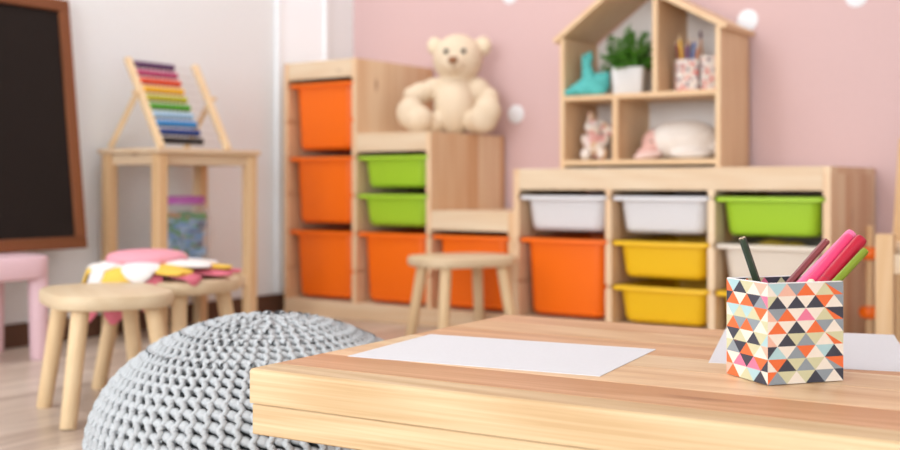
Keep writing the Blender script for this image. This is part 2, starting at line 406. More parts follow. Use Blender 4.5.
bin_('creamp', 'low', lx[2], S_[1], 'shallow cream bin with a yellow cloth in it, behind the pencil cup')
bin_('yellow', 'low', lx[2], S_[0], 'shallow yellow bin under the cream bin, mostly hidden by the pencil cup')
def blob(name, balls, mat, parent=None, vox=0.6, it=6, loc=None, rz=None):
    """one continuous soft body grown from overlapping ellipsoids"""
    g = G()
    for b_ in balls:
        rot = Matrix.Identity(3)
        if len(b_) > 2:
            for ax, an in b_[2]: rot = rot @ Matrix.Rotation(R(an), 3, ax)
        g.ell(b_[0], b_[1], rot)
    o = g.build(name, mat, parent, loc=loc, rz=rz)
    m = o.modifiers.new('skin', 'REMESH'); m.mode = 'VOXEL'; m.voxel_size = vox*CM; m.use_smooth_shade = True
    s = o.modifiers.new('soften', 'SMOOTH'); s.factor = 0.5; s.iterations = it
    return o
tag(blob('yellow_cloth', [((0, 0, 0), (7, 6, 6.2)), ((5, 2, .6), (5, 5, 5)), ((-5, -1, -.4), (5, 5, 5)), ((1, 4, .8), (4, 4, 5))], M['c_yellow'], vox=0.5, it=4, loc=(lx[2]-4, YF+17, S_[1]-5.0)),
    'crumpled yellow cloth peeking out of the cream bin', 'cloth')

# ------------------------------------------------------------------ knitted pouf
def pouf(c):
    root = thing('knitted_pouf', c, 'round grey chunky-knit floor pouf beside the low table', 'pouf')
    RX, ZC, A, Bq = 24.8, 7.6, 17.4, 7.6
    ts = np.linspace(0, 1, 400)
    ph = ts*math.pi
    r = RX*np.abs(np.sin(ph)); z = np.where(ph < math.pi/2, ZC+A*np.cos(ph), ZC+Bq*np.sign(np.cos(ph))*np.abs(np.cos(ph))**0.75)
    ds = np.hypot(np.diff(r), np.diff(z)); S = np.concatenate([[0], np.cumsum(ds)])
    dr, dz = np.gradient(r, S), np.gradient(z, S)
    def at(s): return np.interp(s, S, r), np.interp(s, S, z), np.interp(s, S, dr), np.interp(s, S, dz)
    # lining
    G().rev([(max(a-.45, .05), b_ - (0.45 if b_ > ZC else -0.45)) for a, b_ in zip(r[::10], z[::10])], 48).build('lining', M['yarn_core'], root)
    V, F = [], []
    SEG = 6
    def tubes(P, rad):   # P (n,k,3), rad (n,k): n strands of k points
        n, k, _ = P.shape
        T = np.gradient(P, axis=1); T /= np.linalg.norm(T, axis=2, keepdims=True)+1e-9
        C0 = np.array([0, 0, ZC-4.0]); up = P-C0; up /= np.linalg.norm(up, axis=2, keepdims=True)
        a = np.cross(T, up); a /= np.linalg.norm(a, axis=2, keepdims=True)+1e-9; b_ = np.cross(a, T)
        ang = np.arange(SEG)*2*math.pi/SEG
        ring = P[:, :, None, :]+rad[:, :, None, None]*(a[:, :, None, :]*np.cos(ang)[None, None, :, None]+b_[:, :, None, :]*np.sin(ang)[None, None, :, None])
        base = sum(len(v) for v in V); V.append(ring.reshape(-1, 3))
        idx = base+np.arange(n*k*SEG).reshape(n, k, SEG)
        q = np.stack([idx[:, :-1, :], np.roll(idx[:, :-1, :], -1, 2), np.roll(idx[:, 1:, :], -1, 2), idx[:, 1:, :]], -1)
        F.append(q.reshape(-1, 4))
    rng = np.random.default_rng(3)
    hrow = 1.66; total = S[-1]; rows = int(total*0.93/hrow)
    def pos(s, th, lift):
        rr, zz, a, b_ = at(s)
        nr, nz = -b_, a      # outward normal of the profile
        rr = rr+nr*lift; zz = zz+nz*lift
        return np.stack([rr*np.cos(th), rr*np.sin(th), zz], -1)
    N0 = 72
    for i in range(1, rows):
        s0 = i*hrow; rr = float(at(s0)[0]); zz = float(at(s0)[1])
        N = next((q for q in (72, 56, 42, 30, 20, 12) if 2*math.pi*rr/q > 1.45), 8)
        wc = 2*math.pi*rr/N
        th = np.arange(N)*2*math.pi/N+(0 if N == N0 else N*.37) 
        jit = rng.normal(0, .05, N)
        dth = 2*math.pi/N
        # cross strand: fat bump arching from ridge to ridge
        k = 6; u = np.linspace(-.08, 1.08, k)
        TH = th[:, None]+dth*u[None, :]
        SS = s0+hrow*(0.46*(u-.5))[None, :]+jit[:, None]*hrow*.6
        LF = (0.05+0.32*np.sin(np.clip(u, 0, 1)*math.pi))[None, :]*min(1, wc/1.8)+jit[:, None]*.6
        rad = np.clip((0.48+0.23*np.sin(np.clip(u, 0, 1)*math.pi))[None, :]*min(1.0, wc/1.9), .14, 1)*(1+rng.normal(0, .07, N))[:, None]
        tubes(pos(SS, TH, LF), rad+0*TH)
        # ridge strand: zigzag link climbing along the meridian
        k = 5; u = np.linspace(-.1, 1.1, k)
        TH = th[:, None]+dth*(0.15*np.sin(u*2*math.pi))[None, :]+dth*jit[:, None]*.6
        SS = s0+hrow*(u-.5)[None, :]+0*TH
        LF = (0.86+0.18*np.cos(u*2*math.pi))[None, :]*min(1, wc/1.8)+0*TH
        tubes(pos(SS, TH, LF), np.full(TH.shape, 0.46*min(1, max(.35, wc/1.9))))
    V = np.concatenate(V)*CM; F = np.concatenate(F)
    V[:, 2] = np.maximum(V[:, 2], 0.002)
    me = bpy.data.meshes.new('knit_cover'); me.vertices.add(len(V)); me.vertices.foreach_set('co', V.ravel())
    me.loops.add(F.size); me.loops.foreach_set('vertex_index', F.ravel().astype(np.int32))
    me.polygons.add(len(F)); me.polygons.foreach_set('loop_start', np.arange(0, F.size, 4, dtype=np.int32))
    me.update(calc_edges=True); me.polygons.foreach_set('use_smooth', np.ones(len(F), bool)); me.materials.append(M['yarn'])
    o = place(bpy.data.objects.new('knit_cover', me), root); o['kind'] = 'stuff'
    G().ell((0, 0, ZC+A+.3), (1.0, 1.0, .7)).build('crown_knot', M['yarn'], root)
pouf((160.5, -211.5, 0))

# ------------------------------------------------------------------ low pine table
TZ = 25.9
TA = 3.5
tb = thing('low_table', (192.4, -247.1, 0), 'low solid pine table in the foreground with two sheets of paper on it', 'table', rz=TA)
TW, TD = 128.0, 57.0
edges = [0, 4.2, 12.6, 22.4, 31.0, 40.2, 49.0, TD]
tone = [0, 1, 2, 0, 1, 2, 1]
for i in range(7):
    a, b_ = edges[i], edges[i+1]
    g = G().box(0, TW, a+.025, b_-.025, TZ-3.6, TZ, 0.0)
    if i in (0, 6):
        es = [e for e in g.bm.edges if all(abs(v.co.z-TZ) < 1e-4 and (abs(v.co.y-(a+.025)) < 1e-4 if i == 0 else abs(v.co.y-(b_-.025)) < 1e-4) for v in e.verts)]
        bmesh.ops.bevel(g.bm, geom=es, offset=0.45, segments=3, affect='EDGES', profile=0.5)
    else:
        es = [e for e in g.bm.edges if all(abs(v.co.z-TZ) < 1e-4 for v in e.verts) and abs(e.verts[0].co.y-e.verts[1].co.y) < 1e-4]
        bmesh.ops.bevel(g.bm, geom=es, offset=0.07, segments=1, affect='EDGES')
    g.build('plank', M['table_edge'] if i == 0 else M['top%d' % tone[i]], tb, smooth=False)
G().box(0.15, TW-.15, 0.2, 2.4, TZ-6.9, TZ-3.7, 0.12, 1).build('apron', M['table_edge'], tb, smooth=False)
G().box(0.15, TW-.15, TD-2.4, TD-.25, TZ-6.9, TZ-3.7, 0.12, 1).build('apron', M['table_edge'], tb, smooth=False)
for x in (0.15, TW-2.3):
    G().box(x, x+2.15, 2.4, TD-2.4, TZ-6.9, TZ-3.7, 0.1, 1).build('apron', M['pine_y'], tb, smooth=False)
for x in (22, TW-30):
    for y in (10, TD-18):
        G().box(x, x+8, y, y+8, 0, TZ-3.6, 0.3).build('leg', M['pine_leg'], tb, smooth=False)
def sheet(pts, label, lift):
    c = sum((Vector((*p, 0)) for p in pts), Vector())/4
    me_v = []
    g = G(); g.loft([[(p[0]-c.x, p[1]-c.y, 0) for p in pts], [(p[0]-c.x, p[1]-c.y, 0.05) for p in pts]])
    tag(g.build('paper_sheet', M['paper'], smooth=False, loc=(c.x, c.y, TZ+lift)), label, 'paper', 'blank paper sheets on the table')
def a4(p0, ang, w, d):
    c, s_ = math.cos(R(ang)), math.sin(R(ang))
    return [(p0[0], p0[1]), (p0[0]+w*c, p0[1]+w*s_), (p0[0]+w*c-d*s_, p0[1]+w*s_+d*c), (p0[0]-d*s_, p0[1]+d*c)]
sheet(a4((195.5, -234.9), 8.7, 29.7, 20.4), 'blank white paper sheet lying across the left part of the table', 0.01)
sheet(a4((230.5, -215.9), 17.6, 21, 29.7), 'blank white paper sheet under and behind the pencil cup', 0.01)

# ------------------------------------------------------------------ patterned pencil cup
CA = 53.2
PAL = [(0.82, 0.72, 0.62), (0.82, 0.72, 0.62), (0.055, 0.055, 0.075), (0.80, 0.16, 0.05), (0.62, 0.58, 0.36), (0.62, 0.58, 0.36), (0.28, 0.31, 0.34), (0.80, 0.45, 0.34), (0.80, 0.20, 0.32), (0.42, 0.60, 0.62)]
tri_m = [plain('cup_print_%s' % n, c, 0.5, 0.3) for n, c in zip(('white', 'ivory', 'charcoal', 'red', 'olive', 'sand', 'grey', 'salmon', 'pink', 'aqua'), PAL)]
LAST = {}
def tri_face(bm, o, ux, uz, w, h, n, rows, rnd):
    """a wall printed with rows of triangles, each triangle its own facet"""
    tw = w/n; th = h/rows; LAST.clear()
    for r_ in range(rows):
        z0, z1 = r_*th, (r_+1)*th
        shift = 0.5*(r_ % 2)
        bot = [0]+[(k+shift)*tw for k in range(n+1) if 0 < (k+shift) < n]+[w] if shift == 0 else [0]+[(k+.5)*tw for k in range(n)]+[w]
        top = [0]+[(k+.5)*tw for k in range(n)]+[w] if shift == 0 else [k*tw for k in range(n+1)]
        pts = sorted([(x, 0) for x in set(bot)]+[(x, 1) for x in set(top)])
        vb = {x: bm.verts.new(o+ux*x+uz*z0) for x in set(bot)}; vt = {x: bm.verts.new(o+ux*x+uz*z1) for x in set(top)}
        b_, t = sorted(vb), sorted(vt); i = j = 0
        while i < len(b_)-1 or j < len(t)-1:
            if j == len(t)-1 or (i < len(b_)-1 and b_[i+1] <= t[j+1]):
                f = bm.faces.new((vb[b_[i]], vb[b_[i+1]], vt[t[j]])); i += 1
            else:
                f = bm.faces.new((vb[b_[i]], vt[t[j+1]], vt[t[j]])); j += 1
            cx = round(f.calc_center_median().dot(ux)/tw*2)
            bad = {LAST.get((cx-1, r_)), LAST.get((cx+1, r_)), LAST.get((cx, r_-1)), LAST.get((cx, r_))}
            ch_ = [c for c in (0, 0, 0, 1, 1, 2, 2, 2, 3, 3, 3, 4, 5, 6, 6, 7, 8, 9) if c not in bad and not (c in (0, 1) and (0 in bad or 1 in bad)) and not (c in (4, 5) and (4 in bad or 5 in bad))]
            f.material_index = rnd.choice(ch_ or [0]); LAST[(cx, r_)] = f.material_index
def tri_cup(name, loc, rz, w, d, h, n, rows, label, seed):
    root = thing(name, loc, label, 'pencil cup', rz=rz)
    rnd = random.Random(seed); X, Y, Z = Vector((1, 0, 0)), Vector((0, 1, 0)), Vector((0, 0, 1))
    g = G(); t = 0.22
    tri_face(g.bm, Vector((-w/2, -d/2, 0)), X, Z, w, h, n, rows, rnd)
    tri_face(g.bm, Vector((-w/2, d/2, 0)), -Y, Z, d, h, max(2, round(n*d/w)), rows, rnd)
    tri_face(g.bm, Vector((w/2, -d/2, 0)), Y, Z, d, h, max(2, round(n*d/w)), rows, rnd)
    tri_face(g.bm, Vector((w/2, d/2, 0)), -X, Z, w, h, n, rows, rnd)
    tri_face(g.bm, Vector((w/2-t, d/2-t, .3)), -X, Z, w-2*t, h-.3, n, rows, rnd)
    tri_face(g.bm, Vector((w/2-t, -d/2+t, .3)), Y, Z, d-2*t, h-.3, n-1, rows, rnd)
    tri_face(g.bm, Vector((-w/2+t, d/2-t, .3)), -Y, Z, d-2*t, h-.3, n-1, rows, rnd)
    tri_face(g.bm, Vector((-w/2+t, -d/2+t, .3)), X, Z, w-2*t, h-.3, n, rows, rnd)
    me = g.build('printed_walls', tri_m, root, smooth=False)
    g = G()
    for q in ((-w/2, w/2, -d/2, -d/2+t), (-w/2, w/2, d/2-t, d/2), (-w/2, -w/2+t, -d/2, d/2), (w/2-t, w/2, -d/2, d/2)): g.box(*q, h-.02, h+.1, 0.04, 1)
    g.build('rim', M['c_white'], root, smooth=False)
    G().box(-w/2+.05, w/2-.05, -d/2+.05, d/2-.05, 0.02, .28).build('base', M['card'], root, smooth=False)
    return root
CC = Vector((240.2, -220.3, TZ+0.08))
tri_cup('pencil_cup', CC, CA, 8.64, 7.2, 9.7, 4, 8, 'square pencil cup printed with colourful triangles on the table', 5)
dV = Vector((math.cos(R(CA)), math.sin(R(CA)), 0)); nV = Vector((-dV.y, dV.x, 0))
def pen(name, rim, tip, rad, mat, label, cat, end, depth=8.0):
    a = CC+dV*rim[0]+nV*rim[1]; a.z = 35.4
    t = CC+dV*tip[0]+nV*tip[1]; t.z = tip[2]
    ax = (t-a).normalized(); bot = a-ax*depth
    root = thing(name, bot, label, cat)
    G().tube([Vector(), t-bot], rad, 6 if cat == 'pencil' else 14).build('barrel', mat, root, ang=0.5)
    L = t-bot
    if cat == 'pencil':
        G().tube([L*0.985, L+ax*.04], rad*.88, 12).build('cut_end', M['lead'], root)
        G().tube([L, L+ax*.07], rad*.35, 8).build('lead', M['graphite'], root)
    else:
        G().tube([L-ax*.05, L+ax*.25, L+ax*.3], [rad*.93, rad*.9, rad*.75], 14).build('cap_end', end, root)
        G().tube([L*.62, L*.63], rad*1.03, 14).build('cap_ring', end, root)
def pm(n, c): return plain(n, c, 0.35, 0.45)
pen('pencil', (-1.8, 2.0), (-3.4, 2.2, 39.85), 0.38, pm('dark_green_lacquer', (0.022, 0.040, 0.022)), 'dark green pencil leaning left in the triangle-print cup', 'pencil', None)
pen('pencil', (2.5, 2.2), (6.9, 2.4, 39.4), 0.38, pm('maroon_lacquer', (0.22, 0.045, 0.05)), 'brownish maroon pencil leaning right in the triangle-print cup', 'pencil', None, depth=9)
pen('felt_pen', (3.1, -.3), (7.6, -.2, 39.7), 0.64, pm('hot_pink_plastic', (0.74, 0.045, 0.15)), 'hot pink felt pen leaning right beside the maroon pencil', 'felt pen', pm('hot_pink_cap', (0.70, 0.06, 0.17)), depth=9)
pen('felt_pen', (3.4, 1.1), (9.0, 1.3, 40.0), 0.62, pm('light_pink_plastic', (0.80, 0.16, 0.33)), 'light pink felt pen tip behind the red and hot pink pens', 'felt pen', pm('light_pink_cap', (0.80, 0.18, 0.35)), depth=9)
pen('felt_pen', (3.4, -1.75), (7.8, -1.7, 39.6), 0.66, pm('crimson_plastic', (0.45, 0.006, 0.03)), 'crimson red felt pen leaning right in the cup', 'felt pen', pm('crimson_cap', (0.40, 0.015, 0.04)), depth=9)
pen('felt_pen', (3.7, -2.95), (7.3, -2.9, 38.5), 0.40, pm('olive_green_plastic', (0.20, 0.26, 0.015)), 'olive green felt pen lowest on the right of the cup', 'felt pen', pm('olive_green_cap', (0.22, 0.28, 0.02)), depth=7)
tag(G().tube([(0, 0, 0), (0.2, 0, 9.2), (0.2, 0, 9.5)], [.45, .45, .2], 12).build('chalk_stick', pm('cream_chalk', (0.80, 0.74, 0.55)), loc=CC+dV*1.6+nV*-1.9+Vector((0, 0, .4))), 'cream stub just showing over the cup rim', 'chalk')

# ------------------------------------------------------------------ children's stools
SH = 24.6
def make_stool(loc, rz, label):
    root = thing('wooden_stool', loc, label, 'stool', 'small oval wooden stools', rz)
    a, b_, e = 15.2, 11.8, 3.2
    G().loft([sell(a-1.0, b_-1.0, e, SH-3.0), sell(a-.3, b_-.3, e, SH-2.75), sell(a, b_, e, SH-2.2), sell(a, b_, e, SH-.8), sell(a-.3, b_-.3, e, SH-.25), sell(a-1.0, b_-1.0, e, SH)]).build('seat', M['birch_seat'], root)
    for sx in (-1, 1):
        for sy in (-1, 1):
            G().tube([(sx*12.0, sy*9.6, 0), (sx*11.95, sy*9.57, .25), (sx*9.3, sy*6.8, SH-2.9)], [1.4, 1.55, 1.7], 16).build('leg', M['birch_leg'], root)
    return root
st0 = make_stool((94.5, -189.2, 0), -25, 'oval wooden stool in front, its four legs on the floor left of the pouf')
st1 = copy_tree(st0); st1.location = (0.83, -1.63, 0); st1.rotation_euler.z = R(5); st1['label'] = 'oval wooden stool carrying the flower cushion'
st2 = copy_tree(st0); st2.location = (0.941, -0.636, 0); st2.rotation_euler.z = R(65); st2['label'] = 'oval wooden stool standing before the orange bins of the stepped unit'

# flower cushion on the second stool
fc = thing('flower_cushion', (78.8, -165.8, SH+.05), 'flower-shaped cushion with pink centre and white and yellow petals', 'cushion', rz=5)
def petal(z0, r0, L, wid, ang, mat, thick, clear):
    n, m = 10, 9
    a = R(ang); ca, sa = math.cos(a), math.sin(a)
    # distance from the cushion centre to the seat edge in this direction
    e = 5.0
    while (abs((e*ca-4.3)/15.2)**2.7+abs((e*sa-2.5)/11.8)**2.7) < 1: e += .2
    e += 0.5+clear
    rows, rr, zz, st = [], r0, z0, L/n
    for j in range(n+1):
        t = j/n
        half = wid/2*(1 if t < .55 else math.sqrt(max(0.03, 1-((t-.55)/.455)**2)))
        row = []
        for i in range(m+1):
            q = -1+2*i/m
            row.append((rr*ca-q*half*sa, rr*sa+q*half*ca, zz, (1-q*q)*.5))
        rows.append((row, 0))
        if rr < e: dn = max(0.0, (zz-0.8-clear))/max(.8, e-rr)*st*.8; rr += st*.95; zz -= dn
        else: rr += st*.32; zz -= st*.95
    g = G(); bm = g.bm
    A = [[bm.verts.new((p[0]+ca*p[3]*.5, p[1]+sa*p[3]*.5, p[2]+p[3])) for p in row] for row, _ in rows]
    B = [[bm.verts.new((p[0]-ca*thick*.5, p[1]-sa*thick*.5, p[2]-thick*.6)) for p in row] for row, _ in rows]
    for j in range(n):
        for i in range(m):
            bm.faces.new((A[j][i], A[j][i+1], A[j+1][i+1], A[j+1][i])); bm.faces.new((B[j][i], B[j+1][i], B[j+1][i+1], B[j][i+1]))
    ring = [(0, i) for i in range(m+1)]+[(j, m) for j in range(1, n+1)]+[(n, i) for i in range(m-1, -1, -1)]+[(j, 0) for j in range(n-1, 0, -1)]
    for k in range(len(ring)):
        p, q = ring[k], ring[(k+1) % len(ring)]
        bm.faces.new((A[p[0]][p[1]], B[p[0]][p[1]], B[q[0]][q[1]], A[q[0]][q[1]]))
    return g.build('petal', mat, fc, ang=1.2)
G().loft([sell(8.5, 8.5, 2, .0), sell(9.6, 9.6, 2, .8), sell(9.8, 9.8, 2, 1.8), sell(9.2, 9.2, 2, 2.8), sell(7.5, 7.5, 2, 3.3)]).build('pad', M['c_white'], fc)
for k in range(12): petal(1.9, 7.0, 14.2, 6.6, 15+30*k, M['c_rose'], 0.5, 0.0)
for k in range(6): petal(2.9, 6.5, 12.6, 8.6, 60*k+38, M['c_yellow'], 0.6, 0.7)
for k in range(6): petal(3.7, 6.0, 11.4, 7.6, 60*k+8, M['c_white'], 0.6, 1.4)
G().loft([sell(8.8*k, 8.8*k, 2, z) for k, z in ((.9, 2.9), (1, 3.7), (1.0, 4.5), (.93, 5.2), (.75, 5.7), (.45, 6.0), (.1, 6.05))]).build('centre_disc', M['c_pink'], fc)

# ------------------------------------------------------------------ tall side table, abacus, jar
sx0, sx1, sy0, sy1 = 3.2, 28.9, -120.0, -80.8; SZ = 55.6
sd = thing('side_table', ((sx0+sx1)/2, (sy0+sy1)/2, 0), 'tall narrow pine side table holding the abacus', 'side table')
hw, hd = (sx1-sx0)/2, (sy1-sy0)/2
for a in (-1, 1):
    for b_ in (-1, 1):
        cx, cy = a*(hw-1.8), b_*(hd-1.8)
        G().box(cx-1.65, cx+1.65, cy-1.65, cy+1.65, 0, SZ-1.4, .2).build('leg', M['pine_leg'], sd, smooth=False)
G().box(-hw-.5, hw+.5, -hd-.8, hd+.8, SZ-1.4, SZ, .2).build('top_board', wood('pine_grain_top', PL, PD, 'y', knots=0.05), sd, smooth=False)
for a in (-1, 1):
    G().box(a*(hw-2.2)-.8, a*(hw-2.2)+.8, -hd+3.4, hd-3.4, SZ-4.6, SZ-1.4).build('apron', M['pine_y'], sd, smooth=False)
    G().box(-hw+3.4, hw-3.4, a*(hd-2.2)-.8, a*(hd-2.2)+.8, SZ-4.6, SZ-1.4).build('apron', M['pine_x'], sd, smooth=False)
    G().box(a*(hw-2.2)-.8, a*(hw-2.2)+.8, -hd+3.4, hd-3.4, 14, 17).build('lower_rail', M['pine_y'], sd, smooth=False)
    G().box(-hw+3.4, hw-3.4, a*(hd-2.2)-.8, a*(hd-2.2)+.8, 14, 17).build('lower_rail', M['pine_x'], sd, smooth=False)
for k in range(4):
    x = -hw+3.4+k*(2*hw-6.8-4.6)/3
    G().box(x, x+4.6, -hd+1.2, hd-1.2, 17, 18.2, .1, 1).build('shelf_slat', M['pine_y'], sd, smooth=False)
# abacus: frame leans back towards the wall
AZ = 26.5; ALEAN = math.atan2(14.8, AZ); AH = math.hypot(14.8, AZ)
ab = thing('abacus', (23.2, -101.0, SZ), 'wooden abacus with ten rows of rainbow beads on the side table', 'abacus')
def A_(y, t, off=0):   # point on the frame: y along the wall, t = 0..1 up the slope
    return Vector((-math.sin(ALEAN)*AH*t+off*math.cos(ALEAN), y, math.cos(ALEAN)*AH*t+off*math.sin(ALEAN)+.7))
AW = 13.1
RM = Matrix.Translation((0, 0, .0)) @ Matrix.Rotation(-ALEAN, 4, 'Y')
for s_ in (-1, 1):
    G().box(-.8, .8, s_*AW-1.05, s_*AW+1.05, 0.35, AH+.8, .25, M=RM).build('upright', M['birch_leg'], ab, smooth=False)
    p0, p1 = A_(s_*(AW+1.5), .60), Vector((-21.0, s_*(AW+1.5), .75))
    G().tube([p0, p1], [1.15, 1.15], 4).build('prop', M['birch_leg'], ab, smooth=False)
    G().tube([A_(s_*AW, .60), A_(s_*(AW+3.1), .60)], .55, 10).build('knob', M['birch_leg'], ab)
BC = [('plum', (0.11, 0.03, 0.11)), ('magenta', (0.50, 0.06, 0.17)), ('vermilion', (0.74, 0.075, 0.02)), ('amber', (0.87, 0.45, 0.02)), ('olive_yellow', (0.52, 0.46, 0.03)),
      ('leaf_green', (0.09, 0.34, 0.02)), ('pale_blue', (0.38, 0.55, 0.70)), ('sky_blue', (0.04, 0.25, 0.56)), ('navy', (0.02, 0.05, 0.22)), ('black', (0.018, 0.010, 0.010))]
for i, (nm, c) in enumerate(BC):
    t = .935-.0965*i
    mat = plain('bead_'+nm, c, .35)
    rod = G().tube([A_(-AW, t), A_(AW, t)], .14, 6).build('rod', M['wire'], ab)
    d = A_(0, t)
    bead = None
    for k in range(10):
        y = -AW+1.7+k*1.58
        if bead is None:
            prof = [(.2, -.74), (.8, -.55), (1.12, -.2), (1.12, .2), (.8, .55), (.2, .74)]
            bead = G().loft([[(r_*math.cos(q*math.pi/6), yy, r_*math.sin(q*math.pi/6)) for q in range(12)] for r_, yy in prof]).build('bead', mat, rod, loc=(d.x, y, d.z)).data
        else: place(bpy.data.objects.new('bead', bead), rod, (d.x, y, d.z))
# jar
jr = thing('storage_jar', (16.4, -99.2, 18.2), 'clear plastic jar with purple lid under the abacus table top', 'jar')
def jprof(k): return [(6.8*k, 0.0+(1-k)*3), (7.2*k, .8), (7.3*k, 16.8), (6.7*k, 18.8), (5.7*k, 20.2), (5.6*k, 21.5)]
G().loft([[(r_*math.cos(q*math.pi/16), r_*math.sin(q*math.pi/16), z) for q in range(32)] for r_, z in jprof(1)+jprof(.95)[::-1]]).build('body', M['jar'], jr)
G().rev([(5.8, 21.0), (6.0, 21.2), (6.0, 23.0), (5.7, 23.4), (1, 23.5)], 32).build('lid', M['lid'], jr)
bk = G(); rnd = random.Random(4)
bm_mats = [plain('block_blue', (0.16, 0.42, 0.80), .4), plain('block_navy', (0.03, 0.06, 0.22), .4), plain('block_pale_blue', (0.42, 0.64, 0.88), .4), plain('block_green', (0.07, 0.40, 0.05), .4), plain('block_orange', (0.75, 0.35, 0.10), .4)]
for k in range(330):
    a, rr, z = rnd.uniform(0, 2*math.pi), 5.6*math.sqrt(rnd.random()), rnd.uniform(1.2, 18.2)
    nf = len(bk.bm.faces); sz = rnd.uniform(.7, 1.1)
    bk.box(-sz, sz, -sz*.6, sz*.6, -sz*.5, sz*.5, M=Matrix.Translation((rr*math.cos(a), rr*math.sin(a), z)) @ Matrix.Rotation(rnd.uniform(0, 6), 4, 'Z') @ Matrix.Rotation(rnd.uniform(-1, 1), 4, 'X'))
    bk.bm.faces.ensure_lookup_table(); mi = rnd.choice((0, 0, 0, 1, 2, 2, 2, 3)) if z < 16.5 else rnd.choice((3, 3, 4))
    for f in bk.bm.faces[nf:]: f.material_index = mi
tag(bk.build('toy_blocks', bm_mats, smooth=False, loc=(16.4, -99.2, 18.2)), 'blue and green toy blocks filling the clear jar', 'toy blocks', kind='stuff')

# ------------------------------------------------------------------ pink plastic stool with the blackboard leaning on the wall
ps = thing('plastic_stool', (14.4, -165.2, 0), 'pale pink plastic stool under the leaning blackboard', 'stool')
G().loft([rrect(24.5, 24.5, 6, 20.8), rrect(26.2, 26.2, 6.6, 21.4), rrect(26.6, 26.6, 6.8, 22.5), rrect(26.6, 26.6, 6.8, 25.8), rrect(26.0, 26.0, 6.6, 26.6), rrect(24.0, 24.0, 6, 26.9)]).build('seat', M['pinkp'], ps)
for a in (-1, 1):
    for b_ in (-1, 1):
        G().tube([(a*9.8, b_*9.8, 0), (a*9.8, b_*9.8, .5), (a*9.6, b_*9.6, 21.2)], [2.0, 2.3, 2.5], 18).build('leg', M['pinkp'], ps)
BH, BW = 71.6, 66.0
BL = math.atan2(8.6, 71.0)
bb = thing('blackboard', (10.8, -130.8-BW/2, 27.0), 'large blackboard in a reddish brown wooden frame leaning on the white wall', 'blackboard')
BM = Matrix.Rotation(-BL, 4, 'Y')
f = 3.5
G().box(-1.2, .9, -BW/2, BW/2, .12, f, .3, M=BM).build('frame_rail', M['walnut_y'], bb, smooth=False)
G().box(-1.2, .9, -BW/2, BW/2, BH-f, BH, .3, M=BM).build('frame_rail', M['walnut_y'], bb, smooth=False)
for a in (-1, 1):
    y0, y1 = sorted((a*BW/2, a*(BW/2-f)))
    G().box(-1.2, .9, y0, y1, f, BH-f, .3, M=BM).build('frame_stile', M['walnut'], bb, smooth=False)
G().box(-.9, 0, -BW/2+f-.2, BW/2-f+.2, f-.2, BH-f+.2, M=BM).build('slate', M['slate'], bb, smooth=False)

# ------------------------------------------------------------------ teddy bear
td = thing('teddy_bear', (59.0, -16.6, 62.0), 'cream plush teddy bear sitting on the stepped storage unit', 'teddy bear', rz=33)
balls = [((0, -2.2, 8.8), (7.2, 7.6, 9.0)), ((0, .3, 15), (6.6, 5.6, 6)),
         ((1.0, -.8, 24.4), (8.6, 7.2, 8.0)), ((-.2, -5.6, 22.4), (4.2, 4.0, 3.4)), ((.9, .0, 18.6), (5, 4.6, 3.5)),
         # ears
         ((-7.0, .6, 28.8), (2.7, 1.5, 3.1)), ((9.6, .4, 28.6), (3.1, 1.5, 3.4)),
         # arm on the left of the picture, reaching forward
         ((-7.5, -1.6, 14.8), (4.2, 3.4, 3.4), (('Y', -18),)), ((-11.6, -2.6, 13.4), (4.4, 3.6, 3.5), (('Y', -20),)), ((-14.2, -3.4, 12.4), (3.4, 3.3, 3.2)),
         # arm on the right, hanging down
         ((8.0, -.8, 14.2), (4.0, 3.6, 4.2), (('Y', 40),)), ((11.2, -1.6, 10.6), (3.7, 3.5, 4.8), (('Y', 28),)), ((12.8, -2.4, 7.4), (3.3, 3.3, 3.6)),
         # leg on the left with foot turned up
         ((-7.8, -5.6, 3.6), (5.4, 4.4, 3.5), (('Z', 35),)), ((-12.0, -9.6, 4.6), (5.2, 4.6, 4.5)), ((-14.6, -9.6, 6.6), (4.8, 3.4, 5.0)),
         # leg on the right, foot towards the viewer
         ((7.6, -5.2, 4.0), (4.4, 6.0, 3.9)), ((10.0, -10.2, 5.0), (4.9, 3.6, 4.9)), ((11.2, -11.0, 7.0), (4.6, 3.0, 4.9), (('Y', 22),))]
blob('body', balls, M['teddy'], td, vox=0.5, it=5)
for x in (-2.9, 3.0): G().ell((x+.2, -7.55, 26.2), (.85, .6, .9)).build('eye', M['eye'], td)
G().ell((-.4, -9.5, 23.2), (1.7, .9, 1.25)).build('nose', M['nose'], td)
G().tube([(-.4, -9.5, 22.4), (-.4, -9.6, 21.2), (.5, -9.3, 20.3)], .16, 6).build('mouth_stitch', M['nose'], td)
for x in (-7.1, 9.7): G().ell((x, -.9, 28.6), (1.9, .6, 2.0)).build('inner_ear', M['teddy_pad'], td)

td.scale = (1.0, 1.0, 1.07)
